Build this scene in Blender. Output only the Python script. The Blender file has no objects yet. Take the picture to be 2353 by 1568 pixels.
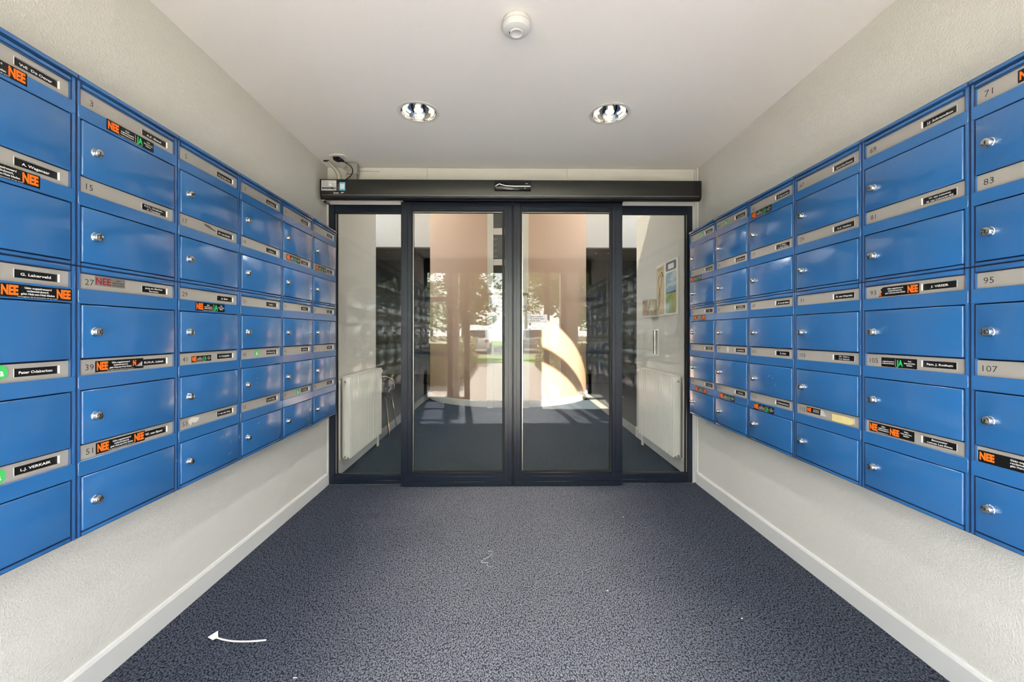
import bpy, bmesh, math, random
from mathutils import Vector, Matrix
random.seed(7)
S = bpy.context.scene
COL = S.collection
PI = math.pi

# ---------------------------------------------------------------- camera, sky, sun, exposure
cam_d = bpy.data.cameras.new('camera')
cam = bpy.data.objects.new('camera', cam_d); COL.objects.link(cam)
cam.location = (0, 0, 1.15)
cam.rotation_euler = (PI/2, 0, -math.atan(13.2/980))
cam_d.sensor_width = 36; cam_d.lens = 980/2353*36
cam_d.shift_x = .00268; cam_d.shift_y = -.00765
cam_d.clip_start = .02; cam_d.clip_end = 300
S.camera = cam

W = bpy.data.worlds.new('sky'); S.world = W; W.use_nodes = True
wn = W.node_tree.nodes; wl = W.node_tree.links
bg = wn['Background']; bg.inputs['Strength'].default_value = 4.6
tcw = wn.new('ShaderNodeTexCoord'); sepw = wn.new('ShaderNodeSeparateXYZ')
rw = wn.new('ShaderNodeValToRGB')
rw.color_ramp.elements[0].position = 0; rw.color_ramp.elements[0].color = (1, .97, .92, 1)
rw.color_ramp.elements[1].position = .8; rw.color_ramp.elements[1].color = (.72, .84, 1, 1)
wl.new(tcw.outputs['Generated'], sepw.inputs[0]); wl.new(sepw.outputs['Z'], rw.inputs[0]); wl.new(rw.outputs[0], bg.inputs['Color'])

sd = bpy.data.lights.new('sun', 'SUN'); sun = bpy.data.objects.new('sun', sd); COL.objects.link(sun)
sd.energy = 26; sd.angle = math.radians(.55); sd.color = (1, .96, .90)
sun.rotation_euler = Vector((.10, 1, -1.08)).to_track_quat('-Z', 'Y').to_euler()
sun.location = (0, -20, 20)

S.view_settings.view_transform = 'Standard'; S.view_settings.look = 'None'
S.view_settings.exposure = 2.16; S.view_settings.gamma = 1; S.view_settings.use_curve_mapping = False
try:
    S.cycles.max_bounces = 12; S.cycles.diffuse_bounces = 7; S.cycles.glossy_bounces = 5
    S.cycles.transparent_max_bounces = 16; S.cycles.sample_clamp_indirect = 8
    S.cycles.use_denoising = True
except Exception: pass

# ---------------------------------------------------------------- materials
def lin(c):
    return tuple((v/255/12.92) if v/255 <= .04045 else ((v/255+.055)/1.055)**2.4 for v in c) + (1,)
MATS = {}
def mat(name, rgb, rough=.5, metal=0, spec=.5, bump=None, var=None, coat=0, emit=None):
    """bump=(scale,strength,detail), var=(scale,amount): procedural grain and tone variation"""
    m = bpy.data.materials.new(name); m.use_nodes = True; n = m.node_tree.nodes; l = m.node_tree.links
    b = n['Principled BSDF']
    c = lin(rgb)
    b.inputs['Base Color'].default_value = c; b.inputs['Roughness'].default_value = rough
    b.inputs['Metallic'].default_value = metal; b.inputs['Specular IOR Level'].default_value = spec
    b.inputs['Coat Weight'].default_value = coat
    tc = n.new('ShaderNodeTexCoord')
    if var:
        t = n.new('ShaderNodeTexNoise'); t.inputs['Scale'].default_value = var[0]; t.inputs['Detail'].default_value = 4
        mx = n.new('ShaderNodeMix'); mx.data_type = 'RGBA'
        mx.inputs[6].default_value = tuple(v*(1-var[1]) for v in c[:3])+(1,); mx.inputs[7].default_value = tuple(min(1, v*(1+var[1])) for v in c[:3])+(1,)
        l.new(tc.outputs['Object'], t.inputs['Vector']); l.new(t.outputs[0], mx.inputs[0]); l.new(mx.outputs[2], b.inputs['Base Color'])
    if bump:
        t = n.new('ShaderNodeTexNoise'); t.inputs['Scale'].default_value = bump[0]; t.inputs['Detail'].default_value = bump[2] if len(bump) > 2 else 2
        bp = n.new('ShaderNodeBump'); bp.inputs['Strength'].default_value = bump[1]; bp.inputs['Distance'].default_value = .003
        l.new(tc.outputs['Object'], t.inputs['Vector']); l.new(t.outputs[0], bp.inputs['Height']); l.new(bp.outputs[0], b.inputs['Normal'])
    if emit:
        b.inputs['Emission Color'].default_value = lin(emit[0]); b.inputs['Emission Strength'].default_value = emit[1]
    MATS[name] = m
    return m

mat('plaster', (212, 208, 200), .85, spec=.2, bump=(170, .75, 3), var=(1.5, .02))
mat('ceiling_paint', (228, 224, 219), .9, spec=.2, bump=(260, .12), var=(1.2, .02))
mat('header_paint', (210, 208, 204), .7, bump=(60, .05))
mat('trim_paint', (212, 210, 206), .45, var=(3, .03))
mat('lobby_paint', (224, 221, 214), .8, bump=(200, .15))
mat('peach', (205, 171, 146), .75, spec=.3, bump=(220, .12), var=(1.2, .04))
mat('anthracite', (24, 31, 44), .28, bump=(400, .05), var=(2, .08))
mat('operator_black', (18, 17, 16), .36, bump=(300, .03))
mat('black_plastic', (14, 14, 15), .2)
mat('rubber', (12, 12, 12), .6)
mat('alu', (190, 188, 184), .3, metal=1, bump=(300, .05))
mat('chrome', (225, 222, 215), .09, metal=1)
mat('chrome_soft', (205, 200, 192), .22, metal=1)
mat('white_plastic', (204, 203, 201), .35)
mat('grey_plastic', (150, 146, 140), .5)
mat('white_enamel', (242, 239, 233), .3)
mat('lit_edge', (238, 236, 232), .3)
mat('plate', (176, 171, 163), .42, metal=.25, bump=(500, .06), var=(14, .06))
mat('black_label', (14, 13, 12), .35)
mat('ink', (28, 26, 24), .6)
mat('white_ink', (238, 236, 232), .6)
mat('orange_ink', (255, 112, 14), .6)
mat('green_ink', (32, 190, 96), .6)
mat('red_ink', (150, 24, 34), .6)
mat('green_sticker', (70, 190, 96), .45)
mat('silver_sticker', (150, 145, 140), .35, metal=.5)
mat('tape', (226, 208, 146), .6, var=(60, .12))
mat('dirt', (92, 84, 76), .8)
mat('residue', (205, 200, 192), .8, var=(90, .1))
mat('charcoal_wall', (64, 60, 57), .6)
mat('charcoal_ceiling', (112, 104, 97), .7)
mat('navy_band', (32, 38, 50), .5)
mat('slate_wall', (84, 92, 96), .6)
mat('black_plinth', (12, 15, 26), .5)
mat('dark_floor', (58, 62, 62), .7, var=(30, .1))
mat('stone_border', (120, 124, 122), .6)
mat('lift_white', (226, 220, 208), .4)
mat('lift_glass', (60, 66, 62), .08, spec=.8)
mat('paper_white', (232, 228, 220), .6)
mat('cyan_print', (96, 196, 220), .5)
mat('sign_grey', (196, 192, 194), .5)
mat('pale_green', (206, 222, 208), .5)
mat('lilac', (226, 216, 226), .5)
mat('blue_ink', (70, 70, 150), .6)
mat('beige_print', (206, 184, 146), .6)
mat('slate_print', (104, 112, 124), .6)
mat('sky_print', (140, 168, 190), .6, var=(9, .2))
mat('cloud_print', (190, 200, 208), .6)
mat('field_print', (168, 172, 74), .6, var=(12, .2))
mat('green_print', (112, 140, 70), .6, var=(12, .15))
mat('water_print', (150, 172, 192), .6)
mat('town_print', (90, 96, 96), .6)
mat('path_print', (160, 140, 100), .6)
mat('dark_seat', (48, 50, 52), .5)
mat('asphalt', (96, 94, 92), .9, var=(8, .1))
mat('lawn', (112, 138, 58), .9, var=(6, .25))
mat('leaf_hedge', (118, 118, 52), .6, var=(5, .4))
mat('leaf_tree', (104, 132, 44), .55, var=(2, .4))
mat('bark', (92, 76, 60), .9)
mat('car_white', (236, 236, 234), .15, coat=1)
mat('car_blue', (120, 128, 140), .15, coat=1)
mat('car_glass', (20, 24, 26), .08)
mat('tail_red', (190, 30, 26), .2)
mat('concrete', (150, 146, 138), .85, bump=(90, .3))
mat('facade_brick', (150, 122, 98), .9, bump=(60, .3))
mat('sign_white', (235, 235, 235), .4)
mat('bulb', (250, 246, 236), .2, emit=((255, 248, 236), .13))

# blue powder coat: saturated blue with the fine orange peel of powder paint
def powder():
    m = mat('blue_powder', (42, 104, 164), .22, spec=.6, coat=1)
    m.node_tree.nodes['Principled BSDF'].inputs['Coat Roughness'].default_value = .12
    n = m.node_tree.nodes; l = m.node_tree.links; b = n['Principled BSDF']
    tc = n.new('ShaderNodeTexCoord'); t = n.new('ShaderNodeTexNoise'); t.inputs['Scale'].default_value = 240; t.inputs['Detail'].default_value = 1
    bp = n.new('ShaderNodeBump'); bp.inputs['Strength'].default_value = .10; bp.inputs['Distance'].default_value = .0012
    l.new(tc.outputs['Object'], t.inputs['Vector']); l.new(t.outputs[0], bp.inputs['Height']); l.new(bp.outputs[0], b.inputs['Normal'])
powder()
mat('blue_seam', (14, 40, 82), .6)

# looped contract carpet: rows of small loops, paler where feet have worn a lane down the middle
def carpet(name, dark, pale, worn_dark, worn_pale, lane, strength):
    m = mat(name, dark, .95, spec=.1); n = m.node_tree.nodes; l = m.node_tree.links; b = n['Principled BSDF']
    tc = n.new('ShaderNodeTexCoord'); mp = n.new('ShaderNodeMapping'); mp.inputs['Scale'].default_value = (200, 120, 1)
    l.new(tc.outputs['Object'], mp.inputs['Vector'])
    wob = n.new('ShaderNodeTexNoise'); wob.inputs['Scale'].default_value = 45; wob.inputs['Detail'].default_value = 2
    l.new(tc.outputs['Object'], wob.inputs['Vector'])
    ad = n.new('ShaderNodeVectorMath'); ad.operation = 'MULTIPLY_ADD'; ad.inputs[1].default_value = (2.2, 2.2, 0)
    l.new(wob.outputs['Color'], ad.inputs[0]); l.new(mp.outputs[0], ad.inputs[2])
    v = n.new('ShaderNodeTexVoronoi'); v.inputs['Scale'].default_value = 1; v.voronoi_dimensions = '2D'
    l.new(ad.outputs[0], v.inputs['Vector'])
    r = n.new('ShaderNodeMapRange'); r.inputs['From Min'].default_value = .08; r.inputs['From Max'].default_value = .62
    r.inputs['To Min'].default_value = 1; r.inputs['To Max'].default_value = 0
    l.new(v.outputs['Distance'], r.inputs['Value'])
    def mix(a, c, f):
        x = n.new('ShaderNodeMix'); x.data_type = 'RGBA'
        for s, val in ((6, a), (7, c)):
            if isinstance(val, tuple): x.inputs[s].default_value = lin(val)
            else: l.new(val, x.inputs[s])
        l.new(f, x.inputs[0]); return x.outputs[2]
    edge = mix(dark, pale, r.outputs[0]); mid = mix(worn_dark, worn_pale, r.outputs[0])
    sx = n.new('ShaderNodeSeparateXYZ'); l.new(tc.outputs['Object'], sx.inputs[0])
    su = n.new('ShaderNodeMath'); su.operation = 'SUBTRACT'; su.inputs[1].default_value = lane[0]; l.new(sx.outputs['X'], su.inputs[0])
    ab = n.new('ShaderNodeMath'); ab.operation = 'ABSOLUTE'; l.new(su.outputs[0], ab.inputs[0])
    big = n.new('ShaderNodeTexNoise'); big.inputs['Scale'].default_value = 1.6; big.inputs['Detail'].default_value = 5
    l.new(tc.outputs['Object'], big.inputs['Vector'])
    a2 = n.new('ShaderNodeMath'); a2.operation = 'MULTIPLY_ADD'; a2.inputs[1].default_value = .5; l.new(big.outputs[0], a2.inputs[0]); l.new(ab.outputs[0], a2.inputs[2])
    w = n.new('ShaderNodeMapRange'); w.interpolation_type = 'SMOOTHSTEP'
    w.inputs['From Min'].default_value = lane[1]+.25; w.inputs['From Max'].default_value = lane[2]+.25
    w.inputs['To Min'].default_value = strength; w.inputs['To Max'].default_value = 0
    l.new(a2.outputs[0], w.inputs['Value'])
    fin = mix(edge, mid, w.outputs[0]); l.new(fin, b.inputs['Base Color'])
    bp = n.new('ShaderNodeBump'); bp.inputs['Strength'].default_value = .9; bp.inputs['Distance'].default_value = .004
    l.new(r.outputs[0], bp.inputs['Height']); l.new(bp.outputs[0], b.inputs['Normal'])
    return m
carpet('carpet', (32, 36, 46), (104, 110, 126), (70, 71, 78), (172, 173, 180), (.08, .15, 1.15), 1)
carpet('lobby_carpet', (48, 58, 70), (92, 106, 118), (66, 72, 78), (116, 120, 124), (.1, .2, 1.3), .6)

# brick paving outdoors
def paving():
    m = mat('paving', (170, 148, 128), .9); n = m.node_tree.nodes; l = m.node_tree.links; b = n['Principled BSDF']
    tc = n.new('ShaderNodeTexCoord'); br = n.new('ShaderNodeTexBrick'); br.inputs['Scale'].default_value = 4.5
    br.inputs['Color1'].default_value = lin((178, 164, 152)); br.inputs['Color2'].default_value = lin((160, 148, 138)); br.inputs['Mortar'].default_value = lin((96, 86, 74))
    br.inputs['Mortar Size'].default_value = .012
    l.new(tc.outputs['Object'], br.inputs['Vector']); l.new(br.outputs[0], b.inputs['Base Color'])
paving()

# window glass: see-through, mirror-like reflection by angle (same from both sides)
def glass(name, tint, r0):
    m = bpy.data.materials.new(name); m.use_nodes = True; n = m.node_tree.nodes; l = m.node_tree.links; n.clear()
    out = n.new('ShaderNodeOutputMaterial'); tr = n.new('ShaderNodeBsdfTransparent'); tr.inputs[0].default_value = tint+(1,)
    gl = n.new('ShaderNodeBsdfGlossy'); gl.inputs['Roughness'].default_value = 0.0; mx = n.new('ShaderNodeMixShader')
    ge = n.new('ShaderNodeNewGeometry'); dt = n.new('ShaderNodeVectorMath'); dt.operation = 'DOT_PRODUCT'
    l.new(ge.outputs['Incoming'], dt.inputs[0]); l.new(ge.outputs['Normal'], dt.inputs[1])
    ab = n.new('ShaderNodeMath'); ab.operation = 'ABSOLUTE'; l.new(dt.outputs['Value'], ab.inputs[0])
    om = n.new('ShaderNodeMath'); om.operation = 'SUBTRACT'; om.inputs[0].default_value = 1; l.new(ab.outputs[0], om.inputs[1])
    pw = n.new('ShaderNodeMath'); pw.operation = 'POWER'; pw.inputs[1].default_value = 5; l.new(om.outputs[0], pw.inputs[0])
    ma = n.new('ShaderNodeMath'); ma.operation = 'MULTIPLY_ADD'; ma.inputs[1].default_value = 1-r0; ma.inputs[2].default_value = r0; l.new(pw.outputs[0], ma.inputs[0])
    l.new(ma.outputs[0], mx.inputs[0]); l.new(tr.outputs[0], mx.inputs[1]); l.new(gl.outputs[0], mx.inputs[2]); l.new(mx.outputs[0], out.inputs[0])
    MATS[name] = m
glass('glass', (.95, .955, .95), .055)
glass('glass_edge', (.93, .94, .93), 0.0)
glass('dimming_glass', (.51, .49, .45), .1)  # tint added to weaken the sun patch on the round wall

# ---------------------------------------------------------------- mesh helpers
class MB:
    def __init__(s): s.v = []; s.f = []; s.mi = []; s.mats = []
    def m(s, name):
        if name not in s.mats: s.mats.append(name)
        return s.mats.index(name)
    def add(s, vs, fs, m):
        k = len(s.v); mi = s.m(m); s.v += [tuple(p) for p in vs]; s.f += [tuple(i+k for i in f) for f in fs]; s.mi += [mi]*len(fs); return s
    def box(s, x0, x1, y0, y1, z0, z1, m):
        x0, x1 = sorted((x0, x1)); y0, y1 = sorted((y0, y1)); z0, z1 = sorted((z0, z1))
        return s.add([(x0, y0, z0), (x1, y0, z0), (x1, y1, z0), (x0, y1, z0), (x0, y0, z1), (x1, y0, z1), (x1, y1, z1), (x0, y1, z1)],
                     [(0, 3, 2, 1), (4, 5, 6, 7), (0, 1, 5, 4), (1, 2, 6, 5), (2, 3, 7, 6), (3, 0, 4, 7)], m)
    def prism(s, pts, axis, a, b, m, caps=True):
        """pts: outline in the plane across the axis, extruded from a to b"""
        def P(p, t): return {'x': (t, p[0], p[1]), 'y': (p[0], t, p[1]), 'z': (p[0], p[1], t)}[axis]
        n = len(pts); vs = [P(p, a) for p in pts]+[P(p, b) for p in pts]
        fs = [(i, (i+1) % n, (i+1) % n+n, i+n) for i in range(n)]
        if caps: fs += [tuple(range(n))[::-1], tuple(range(n, 2*n))]
        return s.add(vs, fs, m)
    def lathe(s, prof, m, n=24, axis='z', c=(0, 0, 0), caps=True):
        """prof: (radius, height) pairs"""
        vs = []; fs = []
        for r, h in prof:
            for i in range(n):
                a = 2*PI*i/n; x, y = r*math.cos(a), r*math.sin(a)
                p = {'z': (x, y, h), 'y': (x, h, y), 'x': (h, x, y)}[axis]; vs.append((p[0]+c[0], p[1]+c[1], p[2]+c[2]))
        for j in range(len(prof)-1):
            for i in range(n): fs.append((j*n+i, j*n+(i+1) % n, (j+1)*n+(i+1) % n, (j+1)*n+i))
        if caps and prof[0][0] > 1e-6: fs.append(tuple(range(n))[::-1])
        if caps and prof[-1][0] > 1e-6: fs.append(tuple((len(prof)-1)*n+i for i in range(n)))
        return s.add(vs, fs, m)
    def tube(s, pts, r, m, n=8, closed=False):
        pts = [Vector(p) for p in pts]; vs = []; fs = []; up = None
        N = len(pts)
        for i, p in enumerate(pts):
            d = (pts[min(i+1, N-1)]-pts[max(i-1, 0)]).normalized()
            if up is None: up = Vector((0, 0, 1)) if abs(d.z) < .9 else Vector((1, 0, 0))
            a = d.cross(up).normalized(); up = a.cross(d).normalized()
            for k in range(n):
                t = 2*PI*k/n; vs.append(p+a*(r*math.cos(t))+up*(r*math.sin(t)))
        for i in range(N-1):
            for k in range(n): fs.append((i*n+k, i*n+(k+1) % n, (i+1)*n+(k+1) % n, (i+1)*n+k))
        fs += [tuple(range(n))[::-1], tuple((N-1)*n+k for k in range(n))]
        return s.add(vs, fs, m)
    def text(s, body, size, x, z, y, m, bold=0, w=None, sx=1, align='c'):
        vs, fs, x0, x1, z0, z1 = glyphs(body, bold)
        if not vs: return s
        k = size/.72; kx = k*sx
        if w: kx = w/(x1-x0)
        cx = {'c': (x0+x1)/2, 'l': x0, 'r': x1}[align]
        return s.add([(x+(p[0]-cx)*kx, y, z+(p[1]-.36)*k) for p in vs], fs, m)
    def flat(s, pts, y, m):
        return s.add([(p[0], y, p[1]) for p in pts], [tuple(range(len(pts)))], m)
    def mesh(s, name, bevel=0, seg=1, smooth=True, fix=True, keep=()):
        me = bpy.data.meshes.new(name); me.from_pydata(s.v, [], s.f)
        for k in s.mats: me.materials.append(MATS[k])
        me.polygons.foreach_set('material_index', s.mi)
        if fix or bevel:
            bm = bmesh.new(); bm.from_mesh(me)
            if fix: bmesh.ops.recalc_face_normals(bm, faces=bm.faces)
            if bevel:
                bmesh.ops.bevel(bm, geom=[e for e in bm.edges if not any(all(abs(v.co.z-z) < 1e-5 for v in e.verts) for z in keep)], offset=bevel, offset_type='OFFSET', segments=seg, profile=.5, affect='EDGES', clamp_overlap=True)
            bm.to_mesh(me); bm.free()
        if smooth:
            me.polygons.foreach_set('use_smooth', [True]*len(me.polygons)); me.set_sharp_from_angle(angle=math.radians(38))
        return me
    def build(s, name, parent=None, bevel=0, seg=1, smooth=True, fix=True):
        return link(name, s.mesh(name, bevel, seg, smooth, fix), parent)
_gl = {}
def glyphs(body, bold):
    key = (body, bold)
    if key not in _gl:
        cu = bpy.data.curves.new('lettering', 'FONT'); cu.body = body; cu.size = 1; cu.offset = bold; cu.resolution_u = 2; cu.align_x = 'LEFT'
        ob = bpy.data.objects.new('lettering', cu); me = bpy.data.meshes.new_from_object(ob)
        vs = [tuple(v.co[:2]) for v in me.vertices]; fs = [tuple(p.vertices) for p in me.polygons]
        bpy.data.objects.remove(ob); bpy.data.meshes.remove(me); bpy.data.curves.remove(cu)
        xs = [v[0] for v in vs] or [0]; zs = [v[1] for v in vs] or [0]
        _gl[key] = (vs, fs, min(xs), max(xs), min(zs), max(zs))
    return _gl[key]
def link(name, me, parent=None, loc=None, rotz=None):
    o = bpy.data.objects.new(name, me); COL.objects.link(o)
    if parent is not None: o.parent = parent
    if loc is not None: o.location = loc
    if rotz is not None: o.rotation_euler = (0, 0, rotz)
    return o
def thing(name, label, cat, loc=(0, 0, 0), rotz=0, group=None):
    o = bpy.data.objects.new(name, None); COL.objects.link(o); o.empty_display_size = .1
    o.location = loc; o.rotation_euler = (0, 0, rotz); return tag(o, label, cat, group)
def tag(o, label, cat, group=None):
    o['label'] = label; o['category'] = cat
    if group: o['group'] = group
    return o
def struct(o, kind='structure', label=None):
    o['kind'] = kind
    if label: o['label'] = label
    return o
def sbox(name, *a, bevel=0, parent=None):
    o = MB().box(*a).build(name, parent, bevel=bevel, smooth=False)
    if parent is None: struct(o)
    return o

# ---------------------------------------------------------------- vestibule and lobby shell
XL, XR = -1.338, 1.485
struct(MB().box(XL-.1, XR+.1, -.86, 3.262, -.1, 0, 'carpet').build('floor', smooth=False))
sbox('wall_left', XL-.13, XL, -.86, 4.49, 0, 2.41, 'plaster')
sbox('wall_right', XR, XR+.13, -.86, 4.74, 0, 2.41, 'plaster')
sbox('ceiling', XL-.13, XR+.13, -.86, 3.262, 2.41, 2.62, 'ceiling_paint')
# lobby wing walls carry on above the vestibule height
sbox('wall_left_upper', XL-.13, XL, 3.40, 4.49, 2.41, 5.6, 'lobby_paint')
sbox('wall_right_upper', XR, XR+.13, 3.40, 4.74, 2.41, 5.6, 'lobby_paint')
# wall between vestibule and lobby: header over the doors, clerestory opening high above
hd = MB(); Y0, Y1 = 3.262, 3.40
hd.box(XL, XR, Y0, Y1, 2.127, 3.3, 'header_paint')
hd.box(-3.6, .24, Y0, Y1, 3.3, 5.6, 'header_paint'); hd.box(1.75, 3.7, Y0, Y1, 3.3, 5.6, 'header_paint')
hd.box(.24, 1.75, Y0, Y1, 5.08, 5.6, 'header_paint')
hd.box(XL, -1.325, Y0, Y1, 0, 2.127, 'header_paint'); hd.box(1.451, XR, Y0, Y1, 0, 2.127, 'header_paint')
hd.box(-3.6, XL-.13, Y0, Y1, 0, 3.3, 'header_paint'); hd.box(XR+.13, 3.7, Y0, Y1, 0, 3.3, 'header_paint')
struct(hd.build('wall_front', smooth=False))
pn = bpy.data.objects['wall_front']
for a, b in ((XL+.002, -.582), (-.577, .482), (.487, 1.470)):
    MB().box(a, b, 3.256, 3.262, 2.158, 2.408, 'header_paint').build('panel', pn, bevel=.0015)
MB().box(-1.325, 1.470, 3.250, 3.262, 2.127, 2.157, 'trim_paint').build('header_strip', pn, bevel=.002)
cl = struct(MB().box(.24, 1.75, 3.30, 3.36, 4.34, 4.54, 'anthracite').box(.24, .27, 3.30, 3.36, 3.3, 5.08, 'anthracite').box(1.72, 1.75, 3.30, 3.36, 3.3, 5.08, 'anthracite').build('window_5'))
for z0, z1 in ((3.3, 4.34), (4.54, 5.08)):
    MB().box(.27, 1.72, 3.325, 3.333, z0, z1, 'dimming_glass').build('pane', cl, smooth=False)

# baseboards with a small rounded top
def board(name, x, sgn, y0, y1, h=.092, t=.013):
    p = [(x, 0), (x+sgn*t, 0), (x+sgn*t, h-.012), (x+sgn*(t-.005), h-.003), (x, h)]
    return struct(MB().prism(p, 'y', y0, y1, 'trim_paint').build(name, smooth=False))
board('baseboard_left', XL, 1, -.8, 3.24)
board('baseboard_right', XR, -1, -.8, 3.24)
board('baseboard_lobby_left', XL, 1, 3.42, 4.49, .11)
board('baseboard_lobby_right', XR, -1, 3.42, 4.74, .11)
# slim trunking down the corner by the doors
struct(MB().box(1.470, 1.4845, 3.226, 3.250, .092, 2.41, 'trim_paint').build('trim_1', bevel=.002))
MB().tube([(1.4665, 3.244, .092), (1.4665, 3.244, 2.405)], .005, 'white_plastic').build('cable', bpy.data.objects['trim_1'])
struct(MB().box(XL, -1.3255, 3.247, 3.2615, 0, 2.127, 'trim_paint').build('trim_2', bevel=.001))

# lobby hall: floor, side walls with unseen windows added for light, roof, round lift shaft
struct(MB().box(-3.7, 3.8, 3.262, 9.9, -.1, -.002, 'lobby_carpet').build('floor_lobby', smooth=False))
for nm, xa, xb in (('floor_side_left', -3.6, -1.44), ('floor_side_right', 1.60, 3.7)):
    sbox(nm, xa, xb, 4.5, 9.7, -.002, .004, 'dark_floor')
struct(MB().box(-1.44, -1.325, 4.5, 8.9, -.002, .006, 'stone_border').box(-1.445, -1.435, 4.5, 8.9, 0, .014, 'alu').build('trim_3', bevel=0, smooth=False))
struct(MB().box(1.475, 1.60, 4.75, 8.9, -.002, .006, 'stone_border').box(1.595, 1.605, 4.75, 8.9, 0, .014, 'alu').build('trim_4', smooth=False))
for sx, nm in ((-3.6, 'wall_side_left'), (3.7, 'wall_side_right')):
    a, b = (sx-.12, sx) if sx < 0 else (sx, sx+.12)
    m = MB().box(a, b, 3.40, 9.8, 0, 3.0, 'charcoal_wall'); m.box(a, b, 3.40, 4.7, 3.0, 5.6, 'lobby_paint'); m.box(a, b, 7.9, 9.8, 3.0, 5.6, 'lobby_paint'); m.box(a, b, 4.7, 7.9, 3.0, 3.5, 'lobby_paint'); m.box(a, b, 4.7, 7.9, 4.5, 5.6, 'lobby_paint')
    w = struct(m.build(nm, smooth=False))
for i, (x0, x1) in enumerate(((-3.68, -3.62), (3.72, 3.78))):
    fr = MB()
    for y in (4.7, 6.27, 7.84): fr.box(x0, x1, y, y+.06, 3.5, 4.5, 'anthracite')
    fr.box(x0, x1, 4.76, 6.27, 3.5, 3.56, 'anthracite'); fr.box(x0, x1, 6.33, 7.84, 3.5, 3.56, 'anthracite'); fr.box(x0, x1, 4.76, 6.27, 4.44, 4.5, 'anthracite'); fr.box(x0, x1, 6.33, 7.84, 4.44, 4.5, 'anthracite')
    w = struct(fr.build('window_%d' % (6+i), smooth=False))  # out of view, put in to let sky light into the hall
    for y in (4.76, 6.33): MB().box(x0+.026, x0+.034, y, y+1.51, 3.56, 4.44, 'glass_edge').build('pane', w, smooth=False)
sbox('ceiling_lobby', -3.72, 3.82, 3.262, 9.9, 5.6, 5.75, 'lobby_paint')
sbox('wall_bulkhead', -3.6, 3.7, 8.03, 8.15, 2.767, 5.6, 'header_paint')
sbox('ceiling_back', -3.6, 3.7, 8.15, 9.7, 2.80, 2.86, 'charcoal_ceiling')
bw = struct(MB().box(-3.6, 3.7, 9.7, 9.9, 0, 5.6, 'charcoal_wall').box(-3.6, 3.7, 9.685, 9.7, .223, .795, 'slate_wall').box(-3.6, 3.7, 9.67, 9.7, .795, .943, 'navy_band').box(-3.6, 3.7, 9.66, 9.7, 0, .223, 'black_plinth').build('wall_back', smooth=False))
# short returns behind the wing walls, painted dark like the back room
for i, (xa, xb, ya) in enumerate(((-3.6, XL-.13, 4.37), (XR+.13, 3.7, 4.62))):
    sbox('wall_return_'+('left', 'right')[i], xa, xb, ya, ya+.12, 0, 2.8, 'charcoal_wall')
CY, CR, CX = 8.034, 1.446, .087
ns = 96
cy = MB(); cy.lathe([(CR, 0), (CR, 5.6)], 'peach', n=ns, c=(CX, CY, 0)); cyl = struct(cy.build('wall_round'))
MB().lathe([(CR+.0, .001), (CR+.022, .001), (CR+.022, .085), (CR+.012, .098), (CR, .1)], 'lift_white', n=ns, c=(CX, CY, 0)).build('baseboard', cyl)
# small dark ceiling spots in the back room
for x in (-2.35, -2.05, 1.9, 2.15, 2.4):
    t = thing('ceiling_spot', 'small chrome ceiling spot in the dark passage behind the round wall', 'ceiling light', (x, 8.75, 2.80), group='spots in the passage ceiling')
    MB().lathe([(.045, 0), (.045, -.008), (.03, -.008), (.028, .0)], 'chrome', n=16, caps=False).build('ring', t)
    MB().lathe([(.028, -.001), (.012, -.003), (0, -.004)], 'bulb', n=12).build('bulb', t)

# ---------------------------------------------------------------- tall window, direction sign and lift door on the round wall
w8 = thing('wall_window', 'tall white-framed window set high in the peach round wall', 'window', (0, 6.56, 0))
X0, X1 = -.247, .381; z0 = 1.765
f = MB().box(X0, X0+.09, -.03, .06, z0, 3.9, 'lift_white').box(X1-.09, X1, -.03, .06, z0, 3.9, 'lift_white')
for za, zb in ((z0, 1.825), (2.193, 2.286), (2.66, 2.761), (3.15, 3.24), (3.8, 3.9)): f.box(X0+.09, X1-.09, -.02, .06, za, zb, 'lift_white')
f.build('window_frame', w8, bevel=.003)
for za, zb in ((1.825, 2.193), (2.286, 2.66), (2.761, 3.15), (3.24, 3.8)):
    p = MB().box(X0+.09, X1-.09, .02, .03, za, zb, 'lift_glass').build('pane', w8, smooth=False)
for k in range(4):
    MB().box(X0+.095, X0+.15, .005, .018, 2.31+k*.09, 2.345+k*.09, 'slate_wall').build('blind_slat', w8, smooth=False)
ds = thing('direction_sign', 'white direction sign with three lines of arrows above the lift door', 'sign', (0, 6.565, 0))
MB().box(-.227, .361, -.02, 0, 1.511, 1.731, 'paper_white').build('sign_plate', ds, bevel=.003)
t = MB()
for i, b in enumerate(('> 1  t/m', '> 2  t/m', '^  t/m 03')):
    t.text(b, .042, -.205, 1.69-.068*i, -.0206, 'ink', .01, align='l')
t.text('52.', .042, .35, 1.555, -.0206, 'ink', .01, align='r')
t.build('lettering', ds, smooth=False, fix=False)
ld = thing('lift_door', 'white-framed lift door with a glazed upper panel in the round wall', 'door', (0, 6.56, 0))
X0, X1 = -.254, .395
MB().box(X0, X0+.1, -.03, .08, 0, 1.477, 'lift_white').box(X1-.1, X1, -.03, .08, 0, 1.477, 'lift_white').box(X0+.1, X1-.1, -.03, .08, 1.41, 1.477, 'lift_white').build('door_frame', ld, bevel=.003)
MB().box(X0+.1, X1-.1, 0, .05, .01, 1.03, 'lift_white').build('lower_panel', ld, bevel=.002)
MB().box(X0+.1, X1-.1, .01, .03, 1.03, 1.41, 'lift_glass').build('pane', ld, smooth=False)
MB().box(X0+.11, X0+.24, -.006, 0, .86, .93, 'black_plastic').build('call_panel', ld, bevel=.002)
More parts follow.
